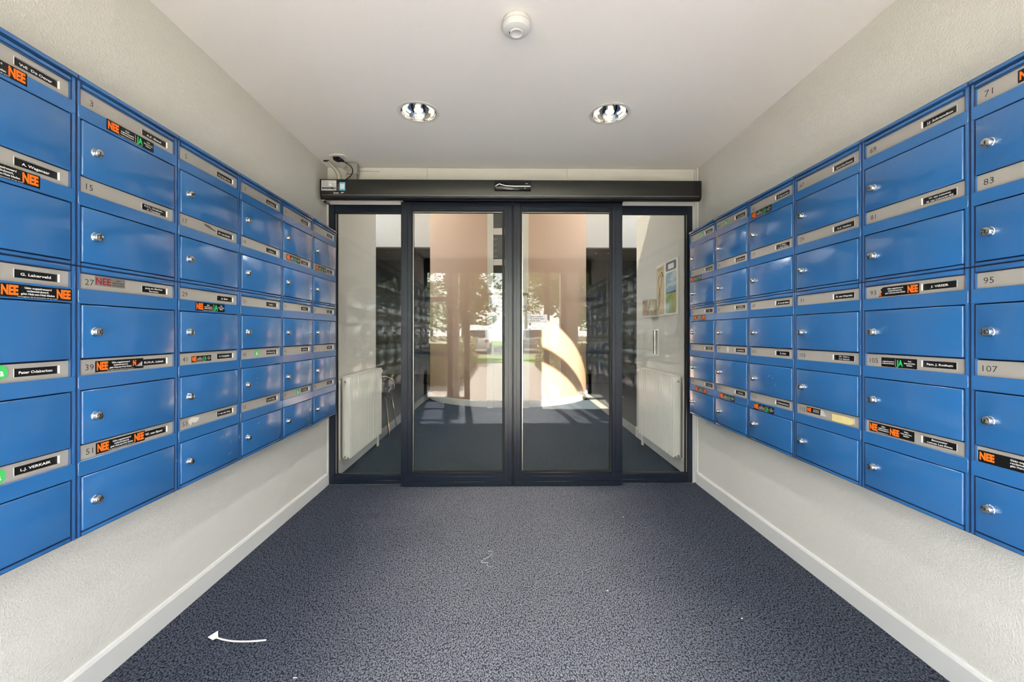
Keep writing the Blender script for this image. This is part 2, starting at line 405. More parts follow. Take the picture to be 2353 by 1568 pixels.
MB().box(X0+.2, X0+.3, .002, .008, 1.12, 1.33, 'paper_white').build('notice', ld, smooth=False)

# ---------------------------------------------------------------- glass fronts: sliding leaves and fixed side lights
def leaf(name, x0, x1, label):
    """one sliding door leaf, front face at y 3.20"""
    r = thing(name, label, 'door'); r['kind'] = 'structure'
    ya, yb = 3.200, 3.243; zt, zb = 2.133, .002
    gl, gr, gb, gt = x0+.095, x1-.078, .118, 2.052
    if name == 'door_2': gl, gr = x0+.071, x1-.096
    A = 'anthracite'
    MB().box(x0, gl-.018, ya, yb, zb, zt, A).box(x0+.006, gl-.045, ya-.003, ya, zb+.1, zt-.06, A).build('stile', r, bevel=.002)
    MB().box(gr+.018, x1, ya, yb, zb, zt, A).box(gr+.045, x1-.006, ya-.003, ya, zb+.1, zt-.06, A).build('stile', r, bevel=.002)
    MB().box(gl-.018, gr+.018, ya+.001, yb, 2.071, zt, A).box(gl-.018, gr+.018, ya-.004, ya+.001, 2.083, 2.098, A).build('rail', r, bevel=.0015)
    MB().box(gl-.018, gr+.018, ya+.001, yb, zb, .102, A).box(x0+.01, x1-.01, ya-.006, ya+.001, .004, .038, A).box(x0+.03, x1-.03, ya-.004, ya+.001, .040, .077, A).build('rail', r, bevel=.0015)
    g = MB(); q = .017
    g.box(gl-q, gl, ya+.004, ya+.02, gb-.013, gt+.018, 'rubber').box(gr, gr+q, ya+.004, ya+.02, gb-.013, gt+.018, 'rubber')
    g.box(gl, gr, ya+.004, ya+.02, gt, gt+.018, 'rubber').box(gl, gr, ya+.004, ya+.02, gb-.013, gb, 'rubber')
    g.box(gl-.005, gl, ya+.001, ya+.02, gb, gt, 'alu').box(gl, gr, ya+.001, ya+.018, gt+.003, gt+.007, 'alu')
    g.build('gasket', r, smooth=False)
    p = MB(); p.add([(gl, ya+.015, gb), (gr, ya+.015, gb), (gr, ya+.015, gt), (gl, ya+.015, gt), (gl, ya+.021, gb), (gr, ya+.021, gb), (gr, ya+.021, gt), (gl, ya+.021, gt)], [(0, 1, 5, 4), (1, 2, 6, 5), (2, 3, 7, 6), (3, 0, 4, 7), (4, 7, 6, 5)], 'glass_edge')
    p.add([(gl, ya+.015, gb), (gr, ya+.015, gb), (gr, ya+.015, gt), (gl, ya+.015, gt)], [(0, 1, 2, 3)], 'glass')
    p.build('pane', r, smooth=False, fix=False)
    return r, (gl, gr)
l1, g1 = leaf('door_1', -.767, .068, 'closed glass sliding leaf in a dark slate frame, arrow sticker pointing to the meeting stiles')
l2, g2 = leaf('door_2', .073, .895, 'closed glass sliding leaf in a dark slate frame with a grey three-line notice')
MB().box(.066, .0745, 3.206, 3.238, .01, 2.12, 'rubber').build('seal', l1, smooth=False)
def fixed(name, x0, x1, inner, label):
    r = thing(name, label, 'window'); r['kind'] = 'structure'
    ya, yb = 3.262, 3.305; A = 'anthracite'
    o = x0 if inner > 0 else x1
    MB().box(*( (x0, x0+.044) if inner > 0 else (x1-.036, x1) ), ya-.008, yb, .003, 2.127, A).build('stile', r, bevel=.002)
    xa, xb = (x0+.044, x1) if inner > 0 else (x0, x1-.036)
    MB().box(xa, xb, ya-.006, yb, 2.071, 2.127, A).build('rail', r, bevel=.0015)
    MB().box(xa, xb, ya-.006, yb, .003, .071, A).box(xa, xb, ya-.010, ya-.006, .006, .03, A).build('rail', r, bevel=.0015)
    MB().box(*((x1-.05, x1) if inner > 0 else (x0, x0+.05)), ya+.002, yb, .071, 2.071, A).build('stile', r, bevel=.002)
    g = MB(); sx = (xa, xa+.019) if inner > 0 else (xb-.02, xb)
    g.box(*sx, ya, ya+.015, .071, 2.071, 'rubber').box(xa, xb, ya, ya+.015, 2.060, 2.071, 'rubber').box(xa, xb, ya, ya+.015, .071, .076, 'rubber')
    ax = (sx[0]+.006, sx[0]+.011) if inner > 0 else (sx[1]-.011, sx[1]-.006)
    g.box(*ax, ya-.002, ya, .08, 2.06, 'alu')
    g.build('gasket', r, smooth=False)
    ga, gb_ = (xa+.016, xb-.04) if inner > 0 else (xa+.04, xb-.017)
    p = MB(); y = ya+.012
    p.add([(ga, y, .074), (gb_, y, .074), (gb_, y, 2.062), (ga, y, 2.062), (ga, y+.006, .074), (gb_, y+.006, .074), (gb_, y+.006, 2.062), (ga, y+.006, 2.062)], [(0, 1, 5, 4), (1, 2, 6, 5), (2, 3, 7, 6), (3, 0, 4, 7), (4, 7, 6, 5)], 'glass_edge')
    p.add([(ga, y, .074), (gb_, y, .074), (gb_, y, 2.062), (ga, y, 2.062)], [(0, 1, 2, 3)], 'glass')
    p.build('pane', r, smooth=False, fix=False)
    return r
fixed('window_1', -1.325, -.70, 1, 'fixed side light of clear glass, radiator under a bare wall seen through it')
fixed('window_2', .83, 1.451, -1, 'fixed side light of clear glass with a painted poster visible behind it')
# carpet threshold strip
struct(MB().box(-1.325, 1.451, 3.246, 3.275, 0, .004, 'alu').build('trim_5', smooth=False))

# ---------------------------------------------------------------- stickers on the door glass
YG = 3.2145
st = MB().box(.196, .330, YG-.001, YG, 1.228, 1.291, 'sign_grey').build('notice_sticker', smooth=False); tag(st, 'grey rectangular notice sticker with three lines of dark text on the glass', 'sticker')
t = MB()
for i, b in enumerate(('Deze nooddeur', 'bij onraad deur', 'geheel open')): t.text(b, .0095, .2, 1.2755-.0155*i, YG-.0014, 'ink', .02, w=(.098, .108, .075)[i], align='l')
t.text('door', .004, .322, 1.234, YG-.0014, 'ink', 0, align='r'); t.build('lettering', st, smooth=False, fix=False)
def arrow_sticker(x0, x1, flip, label):
    z0, z1 = 1.176, 1.207; zc = (z0+z1)/2; w = x1-x0
    def X(t): return x0+t*w if not flip else x1-t*w
    m = MB(); y = YG-.001
    def poly(pts, mm):
        pts = [(X(a), b) for a, b in pts]
        m.prism(pts, 'y', y, YG, mm)
    poly([(0, zc), (.1, z0), (.45, z0), (.45, z1), (.1, z1)], 'lilac')
    poly([(.46, z0), (.66, z0), (.66, z1), (.46, z1)], 'pale_green')
    poly([(.69, z0), (.82, z0), (.82, z1), (.69, z1)], 'pale_green')
    poly([(.85, z0), (.93, z0), (1, zc), (.93, z1), (.85, z1)], 'pale_green')
    o = m.build('arrow_sticker', smooth=False); tag(o, label, 'sticker', 'arrow stickers on the sliding doors')
    MB().text('automaat', .006, X(.27), zc, y-.0004, 'blue_ink', .01).build('lettering', o, smooth=False, fix=False)
arrow_sticker(.193, .330, False, 'pale arrow-ended strip sticker directly below the grey three-line notice')
arrow_sticker(-.202, -.062, True, 'pale arrow-ended strip sticker on the door leaf without a notice')

# ---------------------------------------------------------------- door operator beam
op = thing('door_operator', 'long black automatic door operator housing above the glass doors', 'door operator', (0, 3.07, 0))
prof = [(0, 2.253), (0, 2.142), (.002, 2.138), (.006, 2.126), (.016, 2.117), (.034, 2.113), (.06, 2.120), (.11, 2.155), (.12, 2.16), (.179, 2.16), (.179, 2.253)]
MB().prism(prof, 'x', -1.306, 1.427, 'operator_black').build('cover', op)
MB().box(-1.30, 1.42, -.0012, .0008, 2.1395, 2.1415, 'alu').build('bright_line', op, smooth=False)  # bright strip stands in for the highlight along the cover's crease
for a, b in ((-1.314, -1.306), (1.427, 1.434)):
    MB().prism(prof, 'x', a, b, 'black_plastic').build('end_cap', op)
MB().box(-.75, .9, .13, .178, 2.136, 2.16, 'black_plastic').build('door_track', op, smooth=False)
lb = MB().box(-1.303, -1.196, -.0015, 0, 2.172, 2.246, 'sign_grey').build('rating_label', op, bevel=.0005)
t = MB(); Yl = -.0019
t.box(-1.298, -1.214, Yl, -.0014, 2.183, 2.195, 'black_label').box(-1.211, -1.2, Yl, -.0014, 2.183, 2.195, 'black_label')
t.text('< > ^ <', .007, -1.262, 2.189, Yl-.0003, 'white_ink', .01, w=.05); t.text('0', .007, -1.2055, 2.189, Yl-.0003, 'white_ink', .01)
t.prism([(-1.24+.008*math.cos(a*PI/8), 2.214+.009*math.sin(a*PI/8)) for a in range(16)], 'y', Yl, -.0014, 'white_ink')
t.prism([(-1.213+.005*math.cos(a*PI/8), 2.213+.005*math.sin(a*PI/8)) for a in range(16)], 'y', Yl, -.0014, 'sign_grey')
t.box(-1.25, -1.229, Yl, -.0014, 2.229, 2.236, 'paper_white').box(-1.225, -1.201, Yl, -.0014, 2.229, 2.236, 'paper_white')
for i in range(4): t.box(-1.297, -1.256, Yl, -.0014, 2.206+i*.0085, 2.2075+i*.0085, 'dirt')
t.box(-1.297, -1.2, Yl, -.0014, 2.2395, 2.2405, 'dirt').box(-1.222, -1.203, Yl, -.0014, 2.177, 2.179, 'ink')
t.build('print', lb, smooth=False)
q = MB().box(-1.1745, -1.134, -.0015, 0, 2.172, 2.231, 'cyan_print').build('service_sticker', op, smooth=False)
q['label'] = 'pale cyan service sticker'
MB().box(-1.169, -1.139, -.0019, -.0014, 2.184, 2.219, 'lilac').text('service', .005, -1.154, 2.178, -.0021, 'blue_ink', .01).build('print', q, smooth=False)
t = MB()
for i, b in enumerate('123'): t.text(b, .0075, -1.1835, 2.212-.0165*i, -.0008, 'white_ink', .03)
t.text('boon', .013, -1.216, 2.156, -.0008, 'white_ink', .02, align='l')
t.flat([(-1.168, 2.148), (-1.160, 2.160), (-1.139, 2.161), (-1.150, 2.154), (-1.158, 2.154)], -.0008, 'white_ink')
t.build('lettering', op, smooth=False, fix=False)
sn = MB().prism([(-.022, 2.238), (-.024, 2.205), (-.02, 2.176), (-.012, 2.172), (0, 2.172), (0, 2.238)], 'x', -.063, .196, 'black_plastic').build('motion_sensor', op, bevel=.002)
MB().tube([(-.058, -.025, 2.200), (-.045, -.026, 2.209), (-.028, -.028, 2.216), (-.01, -.027, 2.209), (.02, -.026, 2.203), (.08, -.0255, 2.2005), (.192, -.0255, 2.2005)], .0028, 'alu', 8).build('bright_line', sn)
MB().text('record', .005, .165, 2.22, -.0245, 'white_ink', .03).text('ok', .006, .155, 2.187, -.0238, 'white_ink', .03).build('lettering', sn, smooth=False, fix=False)
MB().box(.07, .112, -.024, -.02, 2.174, 2.180, 'dirt').build('sensor_window', sn, smooth=False)
# fixing bracket under each end
MB().box(-1.31, -1.285, .02, .10, 2.104, 2.114, 'chrome_soft').box(-1.302, -1.278, .03, .09, 2.096, 2.105, 'black_plastic').build('bracket', op, bevel=.001)

# receiver box with aerial, cables
rb = thing('receiver_box', 'small grey radio receiver box with a thin rod aerial on top of the black housing', 'receiver', (0, 3.16, 0))
MB().box(-1.150, -1.070, -.03, .03, 2.316, 2.398, 'grey_plastic').build('case', rb, bevel=.006, seg=2)
MB().box(-1.155, -1.077, -.026, .03, 2.253, 2.315, 'grey_plastic').build('foot', rb, bevel=.002)
MB().lathe([(.010, -1.150), (.011, -1.165), (.005, -1.18), (.0, -1.186)], 'grey_plastic', 14, 'x', (0, 0, 2.362)).build('cable_gland', rb)
MB().tube([(-1.07, 0, 2.347), (-1.062, 0, 2.347)], .005, 'chrome').tube([(-1.062, 0, 2.347), (-.93, 0, 2.344), (-.922, 0, 2.344)], .0016, 'chrome_soft', 6).lathe([(.0, -.924), (.0028, -.922), (.0028, -.917), (0, -.915)], 'grey_plastic', 8, 'x', (0, 0, 2.344)).build('aerial', rb)
def bez(p0, p1, p2, p3, n=16):
    r = []
    for i in range(n+1):
        t = i/n; a = [(1-t)**3, 3*t*(1-t)**2, 3*t*t*(1-t), t**3]
        r.append(tuple(sum(a[k]*p[j] for k, p in enumerate((p0, p1, p2, p3))) for j in range(3)))
    return r
bc = thing('power_cable', 'black cable with a plug curving down from a hole in the ceiling', 'cable')
MB().tube(bez((-1.165, 3.07, 2.385), (-1.07, 3.08, 2.36), (-1.05, 3.10, 2.30), (-1.175, 3.11, 2.250)), .0035, 'black_plastic', 8).build('cord', bc)
MB().add([(-1.215, 3.04, 2.408), (-1.16, 3.03, 2.400), (-1.14, 3.08, 2.390), (-1.20, 3.09, 2.398), (-1.21, 3.045, 2.380), (-1.155, 3.04, 2.376), (-1.14, 3.075, 2.378), (-1.195, 3.085, 2.378)], [(0, 3, 2, 1), (4, 5, 6, 7), (0, 1, 5, 4), (1, 2, 6, 5), (2, 3, 7, 6), (3, 0, 4, 7)], 'black_plastic').build('plug', bc, bevel=.003)
hp = MB().prism([(-1.235, 3.03), (-1.19, 3.005), (-1.13, 3.01), (-1.115, 3.045), (-1.15, 3.09), (-1.21, 3.10)], 'z', 2.402, 2.412, 'header_paint').build('ceiling_patch', bevel=.003)
tag(hp, 'ragged white filler patch around the cable hole in the ceiling', 'patch')
for i, (dx, c) in enumerate(((0, .02), (.014, .03), (.028, .05))):
    o = MB().tube(bez((-1.292+dx*.6, 3.13, 2.412), (-1.27+dx, 3.12, 2.36), (-1.205+dx+c*.3, 3.11, 2.34), (-1.205+dx, 3.11, 2.250)), .0035, 'grey_plastic' if i != 1 else 'white_plastic', 8).build('white_cable')
    tag(o, 'thin pale cable dropping from the ceiling corner into the black housing', 'cable', 'pale cables at the ceiling corner')
o = MB().box(-1.312, -1.272, 3.12, 3.14, 2.4045, 2.411, 'black_plastic').build('cable_slot', bevel=.001)
tag(o, 'small dark cable slot in the ceiling corner above the pale cables', 'cable slot')

# ---------------------------------------------------------------- ceiling: recessed downlights and smoke detector
def downlight(x, y, label):
    t = thing('downlight', label, 'ceiling light', (x, y, 2.41), group='recessed downlights in the vestibule ceiling')
    MB().lathe([(.103, .0005), (.118, -.0005), (.1185, -.004), (.108, -.006), (.102, -.004), (.1, .002), (.103, .0005)], 'white_plastic', 48, caps=False).build('trim_ring', t)
    pr = [(.100, -.003)]+[(.100-.055*(k/10)**1.6, -.003+.085*k/10) for k in range(1, 11)]
    rf = MB(); rf.lathe(pr+[(.01, .085)], 'chrome', 18, caps=False); o = rf.build('reflector', t)
    for s in (-1, 1):
        for rr, hh in ((.083, .008), (.068, .020)):
            arc = [(s*rr*math.cos(a), rr*math.sin(a), hh) for a in [(-.62+1.24*k/8) for k in range(9)]]
            MB().tube(arc, .0075, 'bulb', 8).build('glow_arc', t)  # glowing arcs stand in for bright reflections inside the reflector
        MB().tube([(s*.020, -.02, .022), (s*.020, .03, .024)], .010, 'chrome', 12).build('tube_end', t)
    MB().lathe([(.0, .004), (.024, .005), (.026, .008), (.026, .030), (.018, .036)], 'bulb', 24).build('lamp', t)
    for a in (-.036, .030): MB().box(a, a+.006, -.03, .03, .010, .045, 'black_plastic').build('lamp_holder', t)
    sp = bpy.data.lights.new('fill_light', 'SPOT'); lo = bpy.data.objects.new('fill_light', sp); COL.objects.link(lo); lo.parent = t
    sp.energy = 14; sp.color = (1, .96, .90); sp.spot_size = math.radians(108); sp.spot_blend = .7; sp.shadow_soft_size = .04; lo.location = (0, 0, -.012)  # added fill spot, brightens the far end; the fittings themselves look unlit
downlight(-.484, 2.436, 'round recessed chrome downlight over the leaf with only an arrow sticker')
downlight(.609, 2.437, 'round recessed chrome downlight over the leaf with the grey notice')
# the holes the fittings sit in
hole = bpy.data.objects['ceiling']
bm = bmesh.new()
z = 2.41; xs = [XL-.13, -.484-.103, -.484+.103, .609-.103, .609+.103, XR+.13]; ys = [-.86, 2.4365-.103, 2.4365+.103, 3.262]
hole.data.clear_geometry()
me = bpy.data.meshes.new('ceiling'); m_ = MB()
def ring(cx, cyy, r, n=48):
    """square tile of ceiling with a round hole"""
    h = .103; pts = []; sq = []
    for i in range(n):
        a = 2*PI*i/n+PI/4; c, s_ = math.cos(a), math.sin(a); k = h/max(abs(c), abs(s_))
        pts.append((cx+r*c, cyy+r*s_, z)); sq.append((cx+k*c, cyy+k*s_, z))
    m_.add(pts+sq, [(i, (i+1) % n, (i+1) % n+n, i+n) for i in range(n)], 'ceiling_paint')
for i in range(5):
    for j in range(3):
        if j == 1 and i in (1, 3): ring((xs[i]+xs[i+1])/2, 2.4365, .1025); continue
        m_.add([(xs[i], ys[j], z), (xs[i+1], ys[j], z), (xs[i+1], ys[j+1], z), (xs[i], ys[j+1], z)], [(0, 1, 2, 3)], 'ceiling_paint')
m_.box(XL-.13, XR+.13, -.86, 3.262, 2.55, 2.62, 'ceiling_paint')
m_.box(XL-.13, XR+.13, -.87, -.855, 2.41, 2.62, 'ceiling_paint')
hole.data = m_.mesh('ceiling', smooth=False, fix=False)

sm = thing('smoke_detector', 'round white smoke detector on the ceiling in front of the downlights', 'smoke detector', (.052, 1.715, 2.41))
MB().lathe([(.050, 0), (.055, -.004), (.056, -.018), (.053, -.02)], 'white_plastic', 40).build('base', sm)
MB().lathe([(.0525, -.020), (.0575, -.024), (.0575, -.034), (.052, -.044), (.038, -.049), (.026, -.050)], 'white_plastic', 40).build('body', sm)
MB().lathe([(.025, -.046), (.0265, -.053), (.0245, -.0555), (.022, -.0535), (.0, -.0525)], 'white_plastic', 32).build('cap', sm)
MB().box(-.0285, -.0255, -.006, .004, -.0525, -.047, 'black_plastic').build('indicator', sm)

# ---------------------------------------------------------------- mailboxes
PT = [1.869, 1.6125, 1.326, 1.071, .818]          # top of each name strip
PB = [1.820, 1.566, 1.281, 1.026, .775]           # its bottom
DT = [1.777, 1.523, 1.234, .980, .727]            # top of each door
DB = [1.615, 1.360, 1.076, .822, .568]            # its bottom
ZT = [1.902, 1.6135, 1.3460, 1.0725, .8195]       # unit top
ZB = [1.6135, 1.3462, 1.0725, .8195, .552]        # unit bottom
UW = .3835; UA, UB = .0145, .3665
_mc = {}
def unit_meshes(r):
    if r in _mc: return _mc[r]
    B = 'blue_powder'; d = {}
    h = MB(); e = .0006
    h.box(e, UW-e, .016, .095, ZB[r], ZT[r], 'blue_seam')
    sb_, st_ = ZB[r], ZT[r]   # side strips run on unbroken within one cabinet
    h.box(e, UA-.0015, 0, .018, sb_, st_, B); h.box(UB+.0015, UW-e, 0, .018, sb_, st_, B)
    if r == 0:
        h.box(0, UW, -.006, .095, 1.887, 1.902, B); h.box(UA-.001, UB+.001, -.002, .016, 1.8705, 1.8845, B)
    if r == 1: h.box(UA-.002, UB+.002, 0, .018, 1.3462, 1.3585, B)
    if r == 2: h.box(UA-.002, UB+.002, 0, .018, 1.3275, 1.3458, B)
    if r == 4: h.box(UA-.002, UB+.002, 0, .018, .552, .5665, B)
    d['housing'] = h.mesh('housing', bevel=.0026, seg=2, keep=([] if r in (1, 4) else [ZB[r]])+([] if r in (0, 2) else [ZT[r]]))
    f = MB(); k = .006
    zt, zb = PB[r]-.0005, DT[r]+.003
    o = [(.0035, zb+k), (.0035, zt-k), (.0035+k*.4, zt-k*.35), (UA-.004, zt), (UB+.004, zt), (UW-.0035-k*.4, zt-k*.35), (UW-.0035, zt-k), (UW-.0035, zb+k), (UW-.0035-k*.4, zb+k*.35), (UB+.004, zb), (UA-.004, zb), (.0035+k*.4, zb+k*.35)]
    f.prism(o, 'y', -.0016, .02, B); d['flap'] = f.mesh('flap', bevel=.0012)
    zc = (PT[r]+PB[r])/2; za, zb_ = zc-.0112, zc+.0112; p = MB()
    p.box(UA, .2295, .006, .012, PB[r]-.001, PT[r], 'plate').box(.3425, UB, .006, .012, PB[r]-.001, PT[r], 'plate')
    p.box(.2295, .3425, .006, .012, PB[r]-.001, za, 'plate').box(.2295, .3425, .006, .012, zb_, PT[r], 'plate')
    p.box(.2298, .2310, .0056, .012, za, zb_, 'lit_edge').box(.3410, .3422, .0056, .012, za, zb_, 'lit_edge').box(.2310, .3410, .0112, .012, za, zb_, 'lit_edge')  # pocket walls paler than the plate: light on them put into colour
    d['plate'] = p.mesh('plate', smooth=False)
    dz = MB().box(UA+.001, UB-.001, -.0025, .017, DB[r], DT[r], B); d['door'] = dz.mesh('door', bevel=.0034, seg=3)
    _mc[r] = d; return d
def lock_mesh():
    m = MB(); m.lathe([(.0135, .001), (.0140, -.001), (.0125, -.0025), (.0122, -.013), (.0112, -.0148), (.0098, -.0152), (.0, -.0150)], 'chrome', 24, 'y')
    m.lathe([(.0065, -.0150), (.0062, -.0156), (0, -.0156)], 'chrome_soft', 16, 'y'); m.box(-.0012, .0012, -.0162, -.0150, -.0048, .0048, 'black_label')
    return m.mesh('lock')
LOCK = lock_mesh()
def tall(s, m_, x0, x1, zc, h, y, col, bold=.03):
    m_.text(s, h, (x0+x1)/2, zc, y, col, bold, w=(x1-x0))
def sticker(kind, u0, u1, zc, y, parent):
    hh = .0335 if u1-u0 > .12 else .024
    h2 = hh/2; w = u1-u0; y1 = y-.0007; yt = y1-.0003; k = w/.177
    if kind == 'green':
        c = (u0+u1)/2; r = (u1-u0)/2
        o = MB().prism([(c+r*math.cos(a*PI/14), zc+r*math.sin(a*PI/14)) for a in range(28)], 'y', y1, y, 'green_sticker').build('round_sticker', parent, smooth=False)
        MB().text('Ja', r*.95, c, zc, yt, 'white_ink', .02).build('lettering', o, smooth=False, fix=False); o['label'] = 'round green sticker'; return
    if kind == 'oval':
        c = (u0+u1)/2; r = (u1-u0)/2
        o = MB().prism([(c+r*.8*math.cos(a*PI/14), zc+r*math.sin(a*PI/14)) for a in range(28)], 'y', y1, y, 'white_plastic').build('round_sticker', parent, smooth=False); o['label'] = 'worn white round sticker'; return
    if kind == 'silver':
        o = MB().box(u0, u1, y1, y, zc-.0145, zc+.0145, 'silver_sticker').build('sticker', parent, smooth=False); t = MB()
        tall('NEE', t, u0+.002, u0+.052, zc, .021, yt, 'red_ink', .02)
        for i, b in enumerate(('Géén', 'ongeadresseerd', 'reclamedrukwerk')): t.text(b, .0045, u0+.078, zc+.007-.0072*i, yt, 'ink', .01, w=(.014, .044, .046)[i])
        t.build('lettering', o, smooth=False, fix=False); o['label'] = 'silver sticker with dark red NEE'; return
    torn = kind in ('torn39', 'torn93', 'torn115')
    pts = [(u0, zc-h2), (u1, zc-h2), (u1, zc+h2), (u0, zc+h2)]
    if kind == 'torn39': pts = [(u0, zc-h2), (u1, zc-h2), (u1, zc-h2*.6), (u1-.03, zc-h2*.55), (u1-.002, zc+h2*.5), (u1, zc+h2), (u0, zc+h2)]
    if kind == 'torn93': pts = [(u0, zc-h2), (u1, zc-h2), (u1, zc+h2), (u0+.02, zc+h2), (u0+.008, zc+h2*.6), (u0+.013, zc)]
    o = MB().prism(pts, 'y', y1, y, 'black_label').build('sticker', parent, smooth=False); t = MB()
    L3 = ('Géén ongeadresseerd', 'reclamedrukwerk,', 'géén Huis-aan-Huis bladen'); L1 = 'verkrijgbaar bij de gemeente of op www'
    if kind in ('nee_nee', 'torn39'):
        tall('NEE', t, u0+.004*k, u0+.042*k, zc+.0015, .0235*min(1, hh/.0335), yt, 'orange_ink', .05)
        if kind == 'nee_nee': tall('NEE', t, u1-.042*k, u1-.004*k, zc+.0015, .0235*min(1, hh/.0335), yt, 'orange_ink', .05)
        else: tall('N', t, u1-.042, u1-.03, zc+.003, .017, yt, 'orange_ink', .05)
        for i, b in enumerate(L3): t.text(b, .0052*k, u0+w/2, zc+(.0095-.0078*i)*k, yt, 'white_ink', .02, w=(.066, .054, .082)[i]*k)
        t.text(L1, .0026*k, u0+w/2, zc-.0138*k, yt, 'white_ink', .01, w=.098*k)
    elif kind == 'nee_ja':
        s_ = hh/.0335
        tall('NEE', t, u0+.004*k, u0+.042*k, zc+.001, .0235*s_, yt, 'orange_ink', .05)
        for i, b in enumerate(('Géén', 'ongeadresseerd', 'reclamedrukwerk')): t.text(b, .0046*k, u0+.072*k, zc+(.0085-.007*i)*k, yt, 'white_ink', .02, w=(.016, .048, .05)[i]*k)
        t.box(u0+.1025*k, u0+.1033*k, yt-.0001, yt, zc-.013*s_, zc+.013*s_, 'white_ink')
        tall('JA', t, u0+.107*k, u0+.132*k, zc+.001, .021*s_, yt, 'green_ink', .04)
        for i, b in enumerate(('Wél', 'Huis-aan-Huis', 'bladen')): t.text(b, .0046*k, u0+.154*k, zc+(.0085-.007*i)*k, yt, 'white_ink', .02, w=(.012, .036, .02)[i]*k)
        t.text(L1, .0024*k, u0+.085*k, zc-.0142*k, yt, 'white_ink', .01, w=.09*k)
    elif kind == 'ja':
        for i, b in enumerate(('ongeadresseerd', 'reclamedrukwerk')): t.text(b, .0046, u0+.028, zc+.003-.0072*i, yt, 'white_ink', .02, w=(.046, .048)[i])
        t.box(u0+.056, u0+.0568, yt-.0001, yt, zc-.013, zc+.013, 'white_ink')
        tall('JA', t, u0+.06, u0+.085, zc, .021, yt, 'green_ink', .04)
        for i, b in enumerate(('Wél', 'Huis-aan-Huis', 'bladen')): t.text(b, .0046, u0+.109, zc+.0075-.007*i, yt, 'white_ink', .02, w=(.012, .04, .02)[i])
    elif kind == 'nee2':
        tall('NEE', t, u0+.003, u0+.036, zc+.001, .0235, yt, 'orange_ink', .05); tall('NEE', t, u0+.088, u0+.124, zc-.001, .022, yt, 'orange_ink', .05)
        for i, b in enumerate(('Géén', 'ongeadresseerd', 'reclamedrukwerk')): t.text(b, .0046, u0+.061, zc+.0095-.007*i, yt, 'white_ink', .02, w=(.016, .042, .046)[i])
        for i, b in enumerate(('Géén', 'Huis-aan-Huis', 'bladen')): t.text(b, .0046, u0+.150, zc+.0095-.007*i, yt, 'white_ink', .02, w=(.016, .04, .02)[i])
        t.text(L1, .0024, u0+.056, zc-.0138, yt, 'white_ink', .01, w=.05)
    elif kind == 'torn93':
        tall('NEE', t, u1-.041, u1-.004, zc+.001, .0235, yt, 'orange_ink', .05); tall('E', t, u0+.004, u0+.012, zc-.008, .011, yt, 'orange_ink', .05)
        for i, b in enumerate(L3): t.text(b, .0052, u1-.088, zc+.0095-.0078*i, yt, 'white_ink', .02, w=(.060, .054, .078)[i])
    elif kind in ('torn115', 'nee'):
        tall('NEE', t, u0+.004, u0+.042*max(k, .7), zc+.001, .021*hh/.0335, yt, 'orange_ink', .05)
        for i, b in enumerate(L3): t.text(b, .0052*max(k, .6), u0+w*.66, zc+(.0095-.0078*i)*max(k, .6), yt, 'white_ink', .02, w=w*.42)
        if kind == 'torn115': MB().flat([(u1-.004, zc-.013), (u1+.03, zc-.012), (u1+.012, zc+.012), (u1-.002, zc+.013)], y1-.0012, 'white_plastic').build('torn_corner', parent, smooth=False, fix=False)
    t.build('lettering', o, smooth=False, fix=False)
N = {1: ['VvE  De Oever'], 13: ['A. Wagenaar'], 25: ['G. Lakerveld'], 37: ['Pater Odaberken'], 49: ['L.J. VERKAIK'],
 3: ['A.P. Eland'], 15: ['P.C.L. Grashuis-', 'A. Tesselaar'], 27: ['Jurg en Marlies', 'Dornheim'], 39: ['K.H.A. Littel'], 51: ['W. van Epsel'],
 5: ['W.J. Burger-smit'], 17: ['W. van Ettelk'], 29: ['A. Boll'], 41: ['C. COLIJNES'], 53: ['T. van der Ring'],
 7: ['A.J. Hoeksma'], 19: ['L. Kern'], 31: ['I. Bor'], 43: ['A.M. Weeren-Tinga'], 55: ['G. van Tinge'],
 9: ['J. Vermeer'], 21: ['A. Kroes'], 33: ['M. Moor'], 45: ['F. de Vries'], 57: ['C. de Wit'],
 11: ['H. Smit'], 23: ['J. Post'], 35: ['J. Vos', 'M. Bol'], 47: ['P. Kok'], 59: ['B. Bos'],
 61: ['J. Molenaar'], 73: ['Noord, Meije'], 85: ['Top'], 97: ['W. van der L.', 'van Houten'], 109: ['H. Loman'],
 63: ['A. de Graaf'], 75: ['Jan & M. Smal'], 87: ['P. de Winter', 'M. de Winter-Visser'], 99: ['A. de Ruiter'], 111: ['J. A. Nap'],
 65: ['W. Slijp van Nienk'], 77: ['G. Wilhar', 'E. Auke Visser'], 89: ['J.P. van der Beek'], 101: ['K. Kuhl'], 113: ['H. Bouwma Buning'],
 67: ['Jan en Cora Woestrij'], 79: ['A.A. Holtkar'], 91: ['R. van Waardts'], 103: ['W. Vliet J.', 'C.A. Nanson'],
 69: ['J.J. Schramdion'], 81: ['W. van Leeuwen', 'M. van Leeuwen-Bijl'], 93: ['J. VISSER'], 105: ['Fam. J. Roshum'], 117: ['Bewoonster', 'ruimte Les-Rives'],
 71: ['R. Timmer'], 83: ['L. Haak'], 95: ['G. Mol'], 107: ['S. Veld'], 119: ['D. Roos']}
